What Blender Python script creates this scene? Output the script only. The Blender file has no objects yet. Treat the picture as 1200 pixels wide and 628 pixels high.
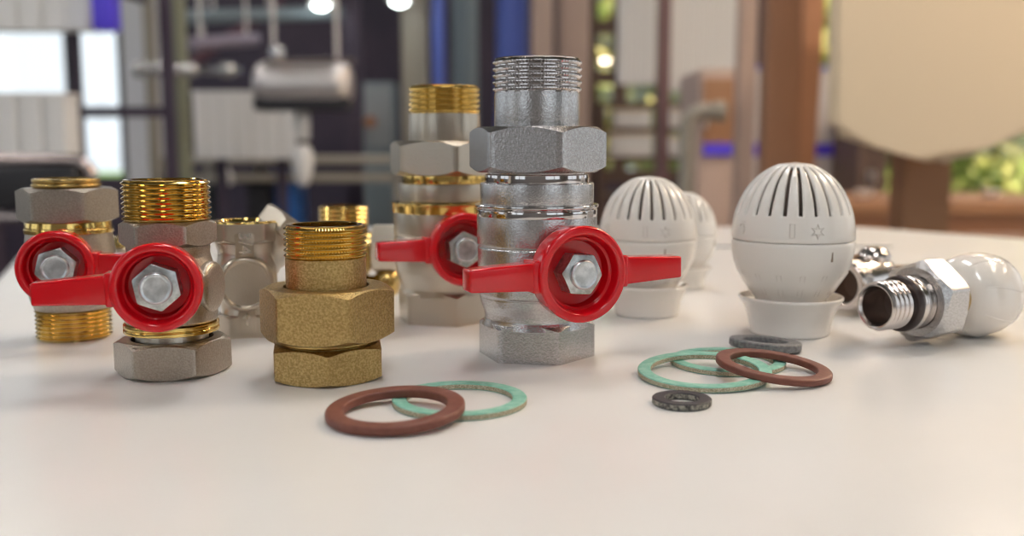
import bpy, bmesh, math, random
from math import sin, cos, tan, pi, radians, sqrt, atan2
from mathutils import Matrix, Vector
random.seed(7)
D = bpy.data
COL = bpy.context.scene.collection
TT = 0.90                      # table top height (m)
CAM_H = 0.081                  # lens height above the table top (m)
PITCH = radians(7.2)
FPX = 1150.0

# ------------------------------------------------------------------ calibration
def P(px, row, Y):
    """world point at distance Y (m) seen at a photo pixel"""
    u = 314 - row
    dy = FPX * cos(PITCH) + u * sin(PITCH)
    dz = -FPX * sin(PITCH) + u * cos(PITCH)
    return Vector(((px - 600) / dy * Y, Y, TT + CAM_H + dz / dy * Y))

# ------------------------------------------------------------------ materials
def newmat(name):
    m = D.materials.new(name); m.use_nodes = True
    nt = m.node_tree
    return m, nt, nt.nodes['Principled BSDF']

def mat(name, color, rough=0.5, metal=0.0, coat=0.0, grain=None, bump=None, spec=None,
        color2=None, cscale=200.0, rough_var=0.0, emit=None, estr=0.0, trans=0.0, sub=0.0, stretch=None):
    m, nt, b = newmat(name)
    N, L = nt.nodes, nt.links
    b.inputs['Base Color'].default_value = (*color, 1)
    b.inputs['Roughness'].default_value = rough
    b.inputs['Metallic'].default_value = metal
    b.inputs['Coat Weight'].default_value = coat
    b.inputs['Coat Roughness'].default_value = 0.08
    if spec is not None: b.inputs['Specular IOR Level'].default_value = spec
    if trans: b.inputs['Transmission Weight'].default_value = trans
    if sub:
        b.inputs['Subsurface Weight'].default_value = sub
        b.inputs['Subsurface Radius'].default_value = (0.004, 0.003, 0.002)
    if emit:
        b.inputs['Emission Color'].default_value = (*emit, 1)
        b.inputs['Emission Strength'].default_value = estr
    if grain or color2 or rough_var:
        tc = N.new('ShaderNodeTexCoord')
        src = tc.outputs['Object']
        if stretch:
            mp = N.new('ShaderNodeMapping'); mp.inputs['Scale'].default_value = stretch
            L.new(src, mp.inputs['Vector']); src = mp.outputs['Vector']
    if grain:
        n = N.new('ShaderNodeTexNoise'); n.inputs['Scale'].default_value = grain
        n.inputs['Detail'].default_value = 3
        L.new(src, n.inputs['Vector'])
        bp = N.new('ShaderNodeBump'); bp.inputs['Strength'].default_value = bump[0]
        bp.inputs['Distance'].default_value = bump[1]
        L.new(n.outputs['Fac'], bp.inputs['Height']); L.new(bp.outputs['Normal'], b.inputs['Normal'])
    if color2:
        n2 = N.new('ShaderNodeTexNoise'); n2.inputs['Scale'].default_value = cscale
        n2.inputs['Detail'].default_value = 4
        L.new(src, n2.inputs['Vector'])
        r = N.new('ShaderNodeValToRGB')
        r.color_ramp.elements[0].position = 0.38; r.color_ramp.elements[1].position = 0.62
        r.color_ramp.elements[0].color = (*color, 1); r.color_ramp.elements[1].color = (*color2, 1)
        L.new(n2.outputs['Fac'], r.inputs['Fac']); L.new(r.outputs['Color'], b.inputs['Base Color'])
    if rough_var:
        n3 = N.new('ShaderNodeTexNoise'); n3.inputs['Scale'].default_value = cscale * 1.7
        L.new(src, n3.inputs['Vector'])
        mr = N.new('ShaderNodeMapRange')
        mr.inputs['To Min'].default_value = max(0.02, rough - rough_var)
        mr.inputs['To Max'].default_value = rough + rough_var
        L.new(n3.outputs['Fac'], mr.inputs['Value']); L.new(mr.outputs['Result'], b.inputs['Roughness'])
    return m

M = {}
M['steel_cast'] = mat('steel_cast', (.60, .585, .58), .27, 1, grain=1300, bump=(.5, .00025), color2=(.50, .485, .48), cscale=1300)
M['chrome'] = mat('chrome', (.62, .59, .58), .08, 1)
M['nickel_raised'] = mat('nickel_raised', (.62, .57, .50), .22, 1)
M['satin'] = mat('satin_chrome', (.70, .64, .61), .2, 1)
M['nickel_cast'] = mat('nickel_cast', (.48, .42, .35), .33, 1, grain=1400, bump=(.7, .0003), color2=(.40, .345, .285), cscale=1500)
M['nickel_soft'] = mat('nickel_soft', (.54, .48, .40), .30, 1, grain=1200, bump=(.5, .0002))
M['brass'] = mat('brass', (.76, .53, .17), .13, 1)
M['brass_dull'] = mat('brass_dull', (.52, .36, .13), .27, 1, grain=900, bump=(.2, .00006))
M['bronze_cast'] = mat('bronze_cast', (.40, .265, .095), .32, 1, grain=1400, bump=(1, .0004), color2=(.60, .42, .18), cscale=1300)
M['zinc'] = mat('zinc', (.62, .63, .62), .34, 1, grain=700, bump=(.35, .0001), color2=(.42, .42, .41), cscale=500)
M['zinc_stud'] = mat('zinc_stud', (.80, .83, .86), .3, 1, grain=500, bump=(.3, .0001), color2=(.55, .58, .60), cscale=300)
M['red'] = mat('red_plastic', (.66, .003, .010), .18, 0, coat=.35, grain=500, bump=(.12, .0001))
M['white_plastic'] = mat('white_plastic', (.83, .79, .74), .2, 0, coat=.2)
M['white_cap'] = mat('white_cap_plastic', (.86, .80, .74), .12, 0, coat=.3)
M['slot_brown'] = mat('slot_brown', (.22, .15, .09), .6)
M['sensor'] = mat('sensor_core', (.20, .15, .12), .6)
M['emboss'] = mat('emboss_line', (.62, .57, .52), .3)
M['green'] = mat('green_fibre_face', (.17, .44, .33), .55, color2=(.27, .52, .42), cscale=350, grain=900, bump=(.2, .0001))
M['fibre'] = mat('fibre_edge', (.56, .51, .38), .85, color2=(.30, .27, .17), cscale=2200, grain=1800, bump=(.8, .0003))
M['brown'] = mat('brown_fibre', (.155, .045, .028), .5, color2=(.185, .06, .038), cscale=300, grain=900, bump=(.15, .0001))
M['rubber'] = mat('black_rubber', (.035, .03, .035), .55, grain=900, bump=(.5, .0002))
M['rubber_edge'] = mat('rubber_edge', (.03, .027, .03), .7, color2=(.36, .34, .28), cscale=900, grain=1500, bump=(.9, .0003))
M['grey_rubber'] = mat('grey_rubber', (.12, .115, .12), .5, color2=(.20, .20, .20), cscale=700, grain=900, bump=(.6, .0002))
M['o_ring'] = mat('o_ring', (.035, .022, .02), .3)
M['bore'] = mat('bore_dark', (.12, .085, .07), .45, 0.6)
M['laminate'] = mat('laminate', (.76, .745, .725), .22, 0, color2=(.78, .765, .75), cscale=14, grain=350, bump=(.03, .0001))
M['edge_band'] = mat('edge_band', (.45, .45, .45), .3, .6)
M['dark_steel'] = mat('dark_steel', (.035, .032, .042), .45, .3)

# ------------------------------------------------------------------ mesh builder
class MB:
    def __init__(s, unit=0.01):
        s.bm = bmesh.new(); s.u = unit
    def v(s, p, X=None):
        p = Vector(p)
        if X is not None: p = X @ p
        return s.bm.verts.new(p * s.u)
    def face(s, vs, mi=0):
        try:
            f = s.bm.faces.new(vs); f.material_index = mi; return f
        except ValueError:
            return None
    def lathe(s, prof, segs=72, X=None, closed=False, mi=None, nick=0.0, nickn=3, t0=0.0):
        """revolve (r, z[, flag]) about z; angle 0 looks towards -Y"""
        rings = []
        for q in prof:
            r, z = q[0], q[1]; k = q[2] if len(q) > 2 else 0
            if r < 1e-6:
                rings.append([s.v((0, 0, z), X)]); continue
            row = []
            for i in range(segs):
                t = 2 * pi * i / segs + t0
                rr = r - (nick if (k and i % nickn == 0) else 0)
                row.append(s.v((rr * sin(t), -rr * cos(t), z), X))
            rings.append(row)
        n = len(rings)
        for a in range(n if closed else n - 1):
            A, B = rings[a], rings[(a + 1) % n]
            m_ = mi[a] if mi else 0
            for i in range(segs):
                j = (i + 1) % segs
                if len(A) == 1 and len(B) == 1: break
                if len(A) == 1: s.face((A[0], B[j], B[i]), m_)
                elif len(B) == 1: s.face((A[i], A[j], B[0]), m_)
                else: s.face((A[i], A[j], B[j], B[i]), m_)
        return s
    def hexnut(s, R, z0, z1, r_in, rot=0.0, top=True, bot=True, X=None, N=144, steep=0.62, corner=.985, sides=6, rc=None):
        step = 2 * pi / sides
        a = R * cos(step / 2)
        if rc is None: rc = a * .975
        rows = [[] for _ in range(6)]
        for i in range(N):
            t = 2 * pi * i / N + rot
            ph = ((t - rot) % step) - step / 2
            r = min(a / cos(ph), R * corner)
            zt = z1 - (max(0, r - rc) * steep if top else 0)
            zb = z0 + (max(0, r - rc) * steep if bot else 0)
            for row, (rr, z) in zip(rows, ((r_in, z0), (rc, z0), (r, zb), (r, zt), (rc, z1), (r_in, z1))):
                row.append(s.v((rr * sin(t), -rr * cos(t), z), X))
        for k in range(6):
            A, B = rows[k], rows[(k + 1) % 6]
            for i in range(N):
                j = (i + 1) % N
                s.face((A[i], A[j], B[j], B[i]))
        return s
    def box(s, c, size, bevel=0.0, seg=2, X=None, taper=None, mi=0):
        """box centred at c; taper=(sy,sz) scales the +x end"""
        t = bmesh.new()
        bmesh.ops.create_cube(t, size=1)
        for v in t.verts:
            x = v.co.x
            v.co = Vector((v.co.x * size[0], v.co.y * size[1], v.co.z * size[2]))
            if taper and x > 0: v.co.y *= taper[0]; v.co.z *= taper[1]
        if bevel:
            bmesh.ops.bevel(t, geom=list(t.edges), offset=bevel, segments=seg, profile=.6, affect='EDGES')
        mp = {}
        for v in t.verts: mp[v] = s.v(v.co + Vector(c), X)
        for f in t.faces: s.face([mp[v] for v in f.verts], mi)
        t.free()
        return s
    def tube(s, pts, r, segs=10, X=None, closed=False):
        pts = [Vector(p) for p in pts]; n = len(pts); rings = []
        up = None
        for i in range(n):
            if closed: d = pts[(i + 1) % n] - pts[i - 1]
            else: d = pts[min(i + 1, n - 1)] - pts[max(i - 1, 0)]
            d.normalize()
            if up is None:
                up = d.orthogonal().normalized()
            up = (up - d * up.dot(d)).normalized()
            w = d.cross(up)
            rr = r[i] if isinstance(r, (list, tuple)) else r
            rings.append([s.v(pts[i] + (up * cos(2 * pi * k / segs) + w * sin(2 * pi * k / segs)) * rr, X) for k in range(segs)])
        for a in range(n if closed else n - 1):
            A, B = rings[a], rings[(a + 1) % n]
            for k in range(segs):
                s.face((A[k], A[(k + 1) % segs], B[(k + 1) % segs], B[k]))
        if not closed:
            s.face(rings[0][::-1]); s.face(rings[-1])
        return s
    def prism(s, outline, y0, y1, X=None, bevel=0.0):
        """outline in (x,z), extruded along y"""
        t = bmesh.new()
        A = [t.verts.new((x, y0, z)) for x, z in outline]
        B = [t.verts.new((x, y1, z)) for x, z in outline]
        n = len(A)
        t.faces.new(A); t.faces.new(B[::-1])
        for i in range(n): t.faces.new((A[i], B[i], B[(i + 1) % n], A[(i + 1) % n]))
        if bevel: bmesh.ops.bevel(t, geom=list(t.edges), offset=bevel, segments=3, affect='EDGES')
        mp = {v: s.v(v.co, X) for v in t.verts}
        for f in t.faces: s.face([mp[v] for v in f.verts])
        t.free(); return s
    def build(s, name, mats, parent=None, angle=32, loc=None):
        bmesh.ops.recalc_face_normals(s.bm, faces=list(s.bm.faces))
        me = D.meshes.new(name); s.bm.to_mesh(me); s.bm.free()
        for m in (mats if isinstance(mats, (list, tuple)) else [mats]): me.materials.append(m)
        me.shade_smooth(); me.set_sharp_from_angle(angle=radians(angle))
        o = D.objects.new(name, me); COL.objects.link(o)
        if parent: o.parent = parent
        if loc is not None: o.location = loc
        return o

def tag(o, label=None, cat=None, group=None, kind=None):
    if label: o['label'] = label
    if cat: o['category'] = cat
    if group: o['group'] = group
    if kind: o['kind'] = kind
    return o

def thing(name, label, cat, loc=(0, 0, 0), rz=0.0, group=None):
    o = D.objects.new(name, None); COL.objects.link(o)
    o.empty_display_size = .01
    o.location = loc; o.rotation_euler = (0, 0, rz)
    return tag(o, label, cat, group)

def on_table(x, y, z=0.0):
    return (x * .01, y * .01, TT + z * .01)

def fil(pts, f=.04):
    """round the corners of an open profile"""
    out = [pts[0]]
    for i in range(1, len(pts) - 1):
        a, b, c = Vector(pts[i - 1][:2]), Vector(pts[i][:2]), Vector(pts[i + 1][:2])
        ff = pts[i][2] if len(pts[i]) > 2 else f
        la, lc = (a - b).length, (c - b).length
        q = min(ff, la * .45, lc * .45)
        if q < 1e-4: out.append(tuple(b)); continue
        p0 = b + (a - b) / la * q; p1 = b + (c - b) / lc * q
        for t in (0, .33, .67, 1):
            v = p0 * (1 - t) ** 2 + b * 2 * t * (1 - t) + p1 * t * t
            out.append((v.x, v.y))
    out.append(tuple(pts[-1][:2]))
    return out

def thread_prof(r, z0, z1, pitch, bore, depth=.11, lip=.05):
    n = max(2, int(round((z1 - z0 - lip) / pitch)))
    p = (z1 - z0 - lip) / n
    pr = [(bore, z0), (r - depth, z0)]
    for i in range(n):
        z = z0 + i * p
        pr += [(r - depth, z + p * .10), (r - .012, z + p * .47, 1), (r - .012, z + p * .62, 1), (r - depth, z + p * .98)]
    pr += [(r - depth * .9, z1 - lip * .3), (r - depth * 1.4, z1), (bore + .03, z1), (bore, z1 - .03)]
    return pr

def thread(parent, name, m, r, z0, z1, pitch, bore, nick=0.0, X=None, depth=.11):
    b = MB()
    b.lathe(thread_prof(r, z0, z1, pitch, bore, depth), segs=240 if nick else 120, closed=True, nick=nick, X=X)
    return b.build(name, m, parent, angle=25)

# ------------------------------------------------------------------ lever / butterfly handles
def handle_frame(alpha, S, zh, roll=0.0):
    a = radians(alpha)
    n = Vector((sin(a), -cos(a), 0)); u = Vector((cos(a), sin(a), 0)); k = Vector((0, 0, 1))
    X = Matrix(((u.x, k.x, n.x, n.x * S), (u.y, k.y, n.y, n.y * S), (u.z, k.z, n.z, zh), (0, 0, 0, 1)))
    return X @ Matrix.Rotation(radians(roll), 4, 'Z')

def make_handle(root, alpha, S, zh, R=1.6, wings=(-1, 1), L=4.0, roll=0.0, depth=1.15, nut_rot=12, w0=1.0, w1=.78):
    X = handle_frame(alpha, S, zh, roll)
    b = MB()
    ri = R * .79; rf = R * .70
    prof = fil([(.3, -depth), (R * .88, -depth, .06), (R * .97, -depth * .8, .08), (R, -.1, .05), (R - .06, 0, .08), (ri + .06, 0, .09), (ri, -.12, .06),
                (ri - .05, -.42, .05), (rf, -.46, .03), (rf - .03, -.86, .05), (.3, -.86)], .05)
    b.lathe(prof, segs=96, closed=True, X=X)
    for sgn in wings:
        x0, x1 = R * .93, L
        X2 = X if sgn > 0 else X @ Matrix.Rotation(pi, 4, 'Z')
        b.box(((x0 + x1) / 2, 0, -.62), (x1 - x0, w0, .82), bevel=.09, seg=3, X=X2, taper=(w1 / w0, .92))
        b.box((R * .99, 0, -.62), (R * .22, w0 * 1.14, .9), bevel=.1, seg=3, X=X2)
    h = b.build('handle', M['red'], root, angle=40)
    b = MB()
    Xn = X @ Matrix.Rotation(radians(nut_rot), 4, 'Z')
    b.hexnut(.80, -.9, -.12, .40, X=Xn, N=96, bot=False, steep=.5)
    tag(b.build('lock_nut', M['zinc'], h), 'galvanised hex nut')
    b = MB()
    b.lathe(fil([(0, -1.2), (.52, -1.2), (.52, .04, .05), (.46, .09, .04), (.40, .06, .02), (0, .06)], .03), segs=48, X=X)
    b.build('stud', M['zinc_stud'], h)
    b = MB()
    b.lathe(fil([(0, -S + .6), (.85, -S + .6), (.85, -depth - .05), (.6, -depth - .02), (0, -depth)], .04), segs=48, X=X)
    return h, b

# ------------------------------------------------------------------ valves
def hexpart(root, name, m, R, z0, z1, r_in, rot, **k):
    b = MB(); b.hexnut(R, z0, z1, r_in, radians(rot), **k)
    return b.build(name, m, root, angle=22)

def lathepart(root, name, m, pts, f=.04, closed=True, segs=96, extra=None, label=None):
    b = MB(); b.lathe(fil(pts, f), segs=segs, closed=closed)
    if extra: extra(b)
    o = b.build(name, m, root)
    if label: o['label'] = label
    return o

def boss(mb_src, target_mb):
    pass

def stem_boss(root, m, b):
    return b.build('stem_housing', m, root)

def front_valve():
    t = thing('ball_valve', 'tall chrome ball valve with red butterfly handle, largest and frontmost valve', 'valve', on_table(.95, 37.56))
    S, C = M['steel_cast'], M['chrome']
    hexpart(t, 'hex_end', S, 2.30, 0, 1.46, 1.5, 20, bot=False, steep=.7)
    lathepart(t, 'valve_body', S, [(1.4, 1.15), (2.12, 1.2), (2.0, 1.5), (2.03, 1.75), (2.14, 2.02), (2.2, 2.3), (2.2, 2.38), (2.27, 2.44), (2.27, 4.2), (2.22, 4.26), (2.29, 4.34), (2.3, 5.42), (1.4, 5.42)])
    lathepart(t, 'polished_ring', C, [(1.5, 5.38), (2.31, 5.38), (2.31, 5.66), (2.24, 5.68), (2.24, 5.71), (2.36, 5.73), (2.36, 5.84), (1.5, 5.86)], .03, label='shiny chrome ring')
    lathepart(t, 'tailpiece', S, [(1.5, 5.82), (2.17, 5.84), (2.17, 6.64), (1.5, 6.66)])
    lathepart(t, 'neck', C, [(1.4, 6.62), (1.99, 6.64), (1.99, 6.96), (1.9, 6.98), (1.9, 7.2), (1.4, 7.2)], .02, label='shiny chrome neck')
    hexpart(t, 'union_nut', S, 2.68, 7.05, 8.74, 1.4, 18.5, steep=.6)
    lathepart(t, 'collar', S, [(1.2, 8.6), (1.62, 8.66), (1.62, 10.0), (1.2, 10.02)])
    tag(thread(t, 'male_thread', C, 1.69, 10.0, 11.28, .235, 1.32, nick=.035), 'shiny knurled thread')
    h, b = make_handle(t, 24, 3.9, 3.56, R=1.72, L=4.2, roll=.6, nut_rot=25)
    stem_boss(t, S, b)

def rear_valve():
    t = thing('ball_valve', 'tall nickel ball valve with brass thread and red butterfly handle, behind the chrome one', 'valve', on_table(-3.08, 45.3))
    S, B = M['nickel_soft'], M['brass']
    hexpart(t, 'hex_end', S, 2.34, 0, 1.5, 1.5, 16, bot=False, steep=.7)
    lathepart(t, 'valve_body', S, [(1.4, 1.2), (2.12, 1.25), (2.06, 1.55), (2.14, 1.9), (2.3, 2.3), (2.36, 2.7), (2.36, 3.9), (2.3, 3.96), (2.36, 4.05), (2.38, 5.02), (1.4, 5.02)])
    lathepart(t, 'brass_ring', B, [(1.5, 5.0), (2.42, 5.0), (2.42, 5.36), (2.46, 5.38), (2.46, 5.48), (1.5, 5.52)], .03, label='gold coloured lower ring')
    lathepart(t, 'tailpiece', S, [(1.5, 5.48), (2.13, 5.52), (2.13, 6.32), (1.5, 6.34)])
    lathepart(t, 'brass_ring', B, [(1.4, 6.3), (1.97, 6.32), (1.97, 6.8), (1.4, 6.84)], .03, label='gold coloured upper ring')
    hexpart(t, 'union_nut', S, 2.68, 6.7, 8.24, 1.4, 16, steep=.6)
    lathepart(t, 'collar', S, [(1.2, 8.1), (1.64, 8.18), (1.62, 9.46), (1.2, 9.48)])
    tag(thread(t, 'male_thread', B, 1.63, 9.46, 10.72, .235, 1.28, nick=.035), 'brass knurled thread')
    h, b = make_handle(t, 19, 3.45, 3.57, R=1.60, L=3.8, nut_rot=5)
    stem_boss(t, S, b)

def left_valve():
    t = thing('ball_valve', 'nickel ball valve standing on its brass threaded end, hex nut on top, red lever', 'valve', on_table(-18.56, 41.0))
    S, B = M['nickel_cast'], M['brass']
    tag(thread(t, 'male_thread', B, 1.52, 0.0, 1.3, .19, 1.2), 'brass thread at the foot')
    lathepart(t, 'valve_body', S, [(1.2, 1.2), (1.5, 1.25), (1.62, 1.6), (1.8, 2.3), (1.84, 3.2), (1.74, 3.9), (1.68, 4.46), (1.2, 4.46)])
    lathepart(t, 'brass_ring', B, [(1.2, 4.42), (1.74, 4.44), (1.74, 4.62), (1.71, 4.64), (1.71, 4.7), (1.68, 4.92), (1.2, 4.94)], .02, label='gold coloured ring')
    hexpart(t, 'union_nut', S, 2.04, 4.92, 6.3, 1.25, 42, steep=.5)
    lathepart(t, 'pipe_end', M['brass_dull'], [(1.15, 6.1), (1.24, 6.3), (1.36, 6.36, .06), (1.36, 6.46, .06), (1.27, 6.5), (1.33, 6.54, .05), (1.33, 6.68, .06), (1.15, 6.7)], .03, label='brass lip above the nut')
    h, b = make_handle(t, 14, 3.3, 3.3, R=1.46, wings=(1,), L=4.0, nut_rot=-14)
    stem_boss(t, S, b)

def second_valve():
    t = thing('ball_valve', 'nickel ball valve with brass thread on top, red lever pointing left over its neighbour', 'valve', on_table(-12.19, 34.65))
    S, B = M['nickel_cast'], M['brass']
    hexpart(t, 'union_nut', S, 2.06, 0, 1.24, 1.42, 40, steep=.55)
    lathepart(t, 'neck', M['nickel_soft'], [(1.0, .3), (1.3, .3), (1.26, .6), (1.26, 1.5), (1.0, 1.5)], .03)
    lathepart(t, 'brass_ring', B, [(1.1, 1.48), (1.64, 1.49), (1.64, 1.62), (1.60, 1.64), (1.60, 1.66), (1.64, 1.68), (1.64, 1.8), (1.1, 1.82)], .02, label='gold coloured ring')
    def sideb(b):
        for sg, n in ((82, 1.75), (-98, 1.6)):
            X = handle_frame(sg, 0, 3.1)
            b.lathe(fil([(0, .3), (.95, .3), (.9, n - .1, .1), (.7, n, .1), (0, n)], .06), segs=48, X=X)
    lathepart(t, 'valve_body', S, [(1.1, 1.78), (1.58, 1.82), (1.60, 2.1), (1.64, 2.7), (1.62, 3.3), (1.5, 3.9), (1.40, 4.25), (1.44, 4.6), (1.1, 4.62)], .12, extra=sideb)
    hexpart(t, 'hex_collar', S, 1.70, 4.56, 5.44, 1.1, 40, steep=.6)
    tag(thread(t, 'male_thread', B, 1.52, 5.42, 6.88, .185, 1.22), 'brass thread on top')
    h, b = make_handle(t, 11.5, 3.3, 3.46, R=1.47, wings=(-1,), L=3.85, roll=2.0, nut_rot=8, w0=.98, w1=.74)
    stem_boss(t, S, b)

def brass_union():
    t = thing('pipe_union', 'cast brass threaded pipe union with two hexagons, in front of the nickel fitting', 'pipe fitting', on_table(-6.47, 33.86))
    Z = M['bronze_cast']
    hexpart(t, 'hex_end', Z, 2.10, 0, 1.22, 1.3, 11, bot=True, steep=.45)
    lathepart(t, 'seat_ring', M['brass_dull'], [(1.2, .9), (1.62, .95), (1.66, 1.18), (1.58, 1.2), (1.58, 1.25), (1.70, 1.27), (1.70, 1.45), (1.2, 1.47)], .03)
    hexpart(t, 'union_nut', Z, 2.40, 1.42, 3.22, 1.47, 28, steep=.55)
    lathepart(t, 'collar', Z, [(1.05, 2.4), (1.42, 2.4), (1.385, 3.0), (1.385, 4.22), (1.05, 4.24)])
    tag(thread(t, 'male_thread', M['brass'], 1.43, 4.2, 5.36, .2, 1.12, nick=.04), 'polished brass knurled thread')

def text_mesh(txt, size, depth):
    c = D.curves.new('lettering', 'FONT'); c.body = txt; c.size = size; c.extrude = depth
    c.align_x = 'CENTER'; c.align_y = 'CENTER'
    o = D.objects.new('lettering', c); COL.objects.link(o)
    dg = bpy.context.evaluated_depsgraph_get()
    me = D.meshes.new_from_object(o.evaluated_get(dg))
    D.objects.remove(o); D.curves.remove(c)
    return me

def tee_fitting():
    t = thing('pipe_tee', 'nickel tee fitting with a round blank boss, between red lever valve and brass union', 'pipe fitting', on_table(-11.4, 41.74))
    S = M['nickel_soft']; a = 14
    X = handle_frame(a, 0, 2.32)
    hexpart(t, 'hex_end', S, 1.44, 0, .92, .95, a + 30, bot=False, steep=.5)
    hexpart(t, 'hex_end', S, 1.62, 4.02, 4.80, 1.1, a + 30, top=False, steep=.5)
    lathepart(t, 'brass_mouth', M['brass'], [(1.0, 4.4), (1.2, 4.78), (1.40, 4.79), (1.38, 4.88), (1.12, 4.89), (1.0, 4.6)], .02, label='gold coloured mouth rim')
    def ex(b):
        b.lathe(fil([(0, 0), (1.22, 0), (1.16, 1.4, .08), (1.06, 1.55, .08), (.96, 1.55, .03), (.93, 1.46, .05), (0, 1.46)], .05), segs=64, X=X)
        b.box((0, 1.45, 1.12), (.78, 1.3, .6), bevel=.05, X=X)
        b.box((0, -1.45, .98), (.72, 1.3, .6), bevel=.05, X=X)
    lathepart(t, 'fitting_body', S, [(.9, .8), (1.12, .86), (1.08, 1.2), (1.25, 1.7), (1.3, 2.3), (1.25, 2.9), (1.12, 3.5), (1.25, 4.0), (.9, 4.02)], .1, extra=ex)
    b = MB()
    Xa = X @ Matrix.Translation((.35, .35, -.55)) @ Matrix.Rotation(radians(52), 4, 'Z') @ Matrix.Rotation(radians(90), 4, 'Y')
    b.lathe(fil([(0, 0), (.9, 0), (.85, .7), (1.15, 1.5), (1.2, 2.0), (0, 2.0)], .08), segs=48, X=Xa)
    arm = b.build('side_arm', S, t)
    b = MB(); b.hexnut(1.35, 1.9, 2.75, .3, .3, X=Xa)
    b.build('hex_cap', S, arm, angle=22)
    me = text_mesh('3/4', .0074, .0009)
    me.transform((Matrix.Diagonal((.01, .01, .01, 1)) @ X @ Matrix.Translation((0, 1.72, 1.47)) @ Matrix.Rotation(radians(-90), 4, 'Z')) @ Matrix.Diagonal((100, 100, 100, 1)))
    me.materials.append(M['nickel_raised'])
    o = D.objects.new('raised_size_mark', me); COL.objects.link(o); o.parent = t
    b = MB()
    b.box((0, -1.5, 1.30), (.1, .55, .1), bevel=.02, X=X)
    for sg in (-1, 1):
        b.box((.07 * sg, -1.34, 1.30), (.07, .26, .1), bevel=.02, X=X @ Matrix.Translation((.07 * sg, -1.34, 0)) @ Matrix.Rotation(radians(35 * sg), 4, 'Z') @ Matrix.Translation((-.07 * sg, 1.34, 0)))
    b.build('raised_arrow', M['nickel_raised'], t)

def brass_valve_behind():
    t = thing('brass_valve', 'plain brass valve half hidden behind the cast brass union', 'valve', on_table(-8.69, 50.6))
    Bm = M['brass_dull']
    tag(thread(t, 'male_thread', M['brass'], 1.31, 4.0, 4.95, .2, 1.0, depth=.07), 'shiny brass thread')
    def ex(b):
        X = handle_frame(90, 0, 2.7)
        b.lathe(fil([(0, .2), (.95, .2), (.9, 1.6), (0, 1.6)], .05), segs=48, X=X)
    lathepart(t, 'valve_body', Bm, [(.8, 0), (1.35, 0), (1.35, .9), (1.15, 1.2), (1.5, 1.9), (1.55, 2.7), (1.4, 3.3), (1.22, 3.6), (1.22, 4.02), (.8, 4.02)], .12, extra=ex)
    b = MB(); b.hexnut(1.35, 1.5, 2.75, .2, .25, X=handle_frame(90, 0, 2.7)); b.build('hex_port', M['nickel_soft'], t, angle=22)
    b = MB(); X = handle_frame(25, 0, 2.3)
    b.lathe(fil([(0, .5), (.9, .5), (.9, 1.75, .1), (.75, 1.85, .08), (0, 1.85)], .05), segs=48, X=X)
    b.build('front_boss', Bm, t)
    b = MB(); X = handle_frame(80, 0, 1.0)
    b.lathe(fil([(0, .5), (.35, .6), (.35, 1.6), (.62, 1.8, .15), (.82, 2.3, .25), (.6, 2.85, .2), (0, 2.95)], .05), segs=40, X=X)
    b.build('drain_knob', M['brass_dull'], t)

def small_plug():
    t = thing('pipe_plug', 'small nickel and brass pipe plug glimpsed between the two red levers', 'pipe fitting', on_table(-22.0, 55.0))
    hexpart(t, 'hex_head', M['nickel_soft'], 1.3, 1.3, 2.35, .3, 50)
    lathepart(t, 'dome', M['brass_dull'], [(0, 2.3), (.9, 2.3), (.85, 2.7, .2), (.5, 2.95, .2), (0, 2.98)], .1, closed=False)
    tag(thread(t, 'male_thread', M['brass'], 1.0, 0, 1.32, .18, .7), 'brass thread')

# ------------------------------------------------------------------ washers
def washer(name, label, OD, ID, h, x, y, mats, tilt=0.0, tdir=0.0, dz=0.0, group=None, rnd=.03, wob=0.0):
    """tilt: degrees, raised towards tdir (0 = away along +Y, 90 = +X)"""
    b = MB(); ro, ri = OD / 2, ID / 2
    pr = [(ri, rnd), (ri + rnd, 0), (ro - rnd, 0), (ro, rnd), (ro, h - rnd), (ro - rnd, h), (ri + rnd, h), (ri, h - rnd)]
    mi = [0, 0, 0, 1, 0, 0, 0, 1]
    if rnd > .06:
        pr = fil([(ri, h / 2), (ri, 0), (ro, 0), (ro, h), (ri, h), (ri, h / 2)], rnd)[:-1]; mi = [0] * len(pr)
    b.lathe(pr, segs=120, closed=True, mi=mi)
    if wob:
        for v in b.bm.verts:
            a = atan2(v.co.y, v.co.x)
            v.co.x *= 1 + wob * sin(3 * a + .7) ; v.co.y *= 1 + wob * sin(5 * a)
    o = b.build(name, mats, angle=35)
    td = radians(tdir)
    ax = Vector((cos(td), -sin(td), 0))
    R = Matrix.Rotation(radians(tilt), 4, ax)
    o.rotation_euler = R.to_euler()
    o.location = on_table(x, y, ro * sin(radians(abs(tilt))) + dz)
    return tag(o, label, 'washer', group)

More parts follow.
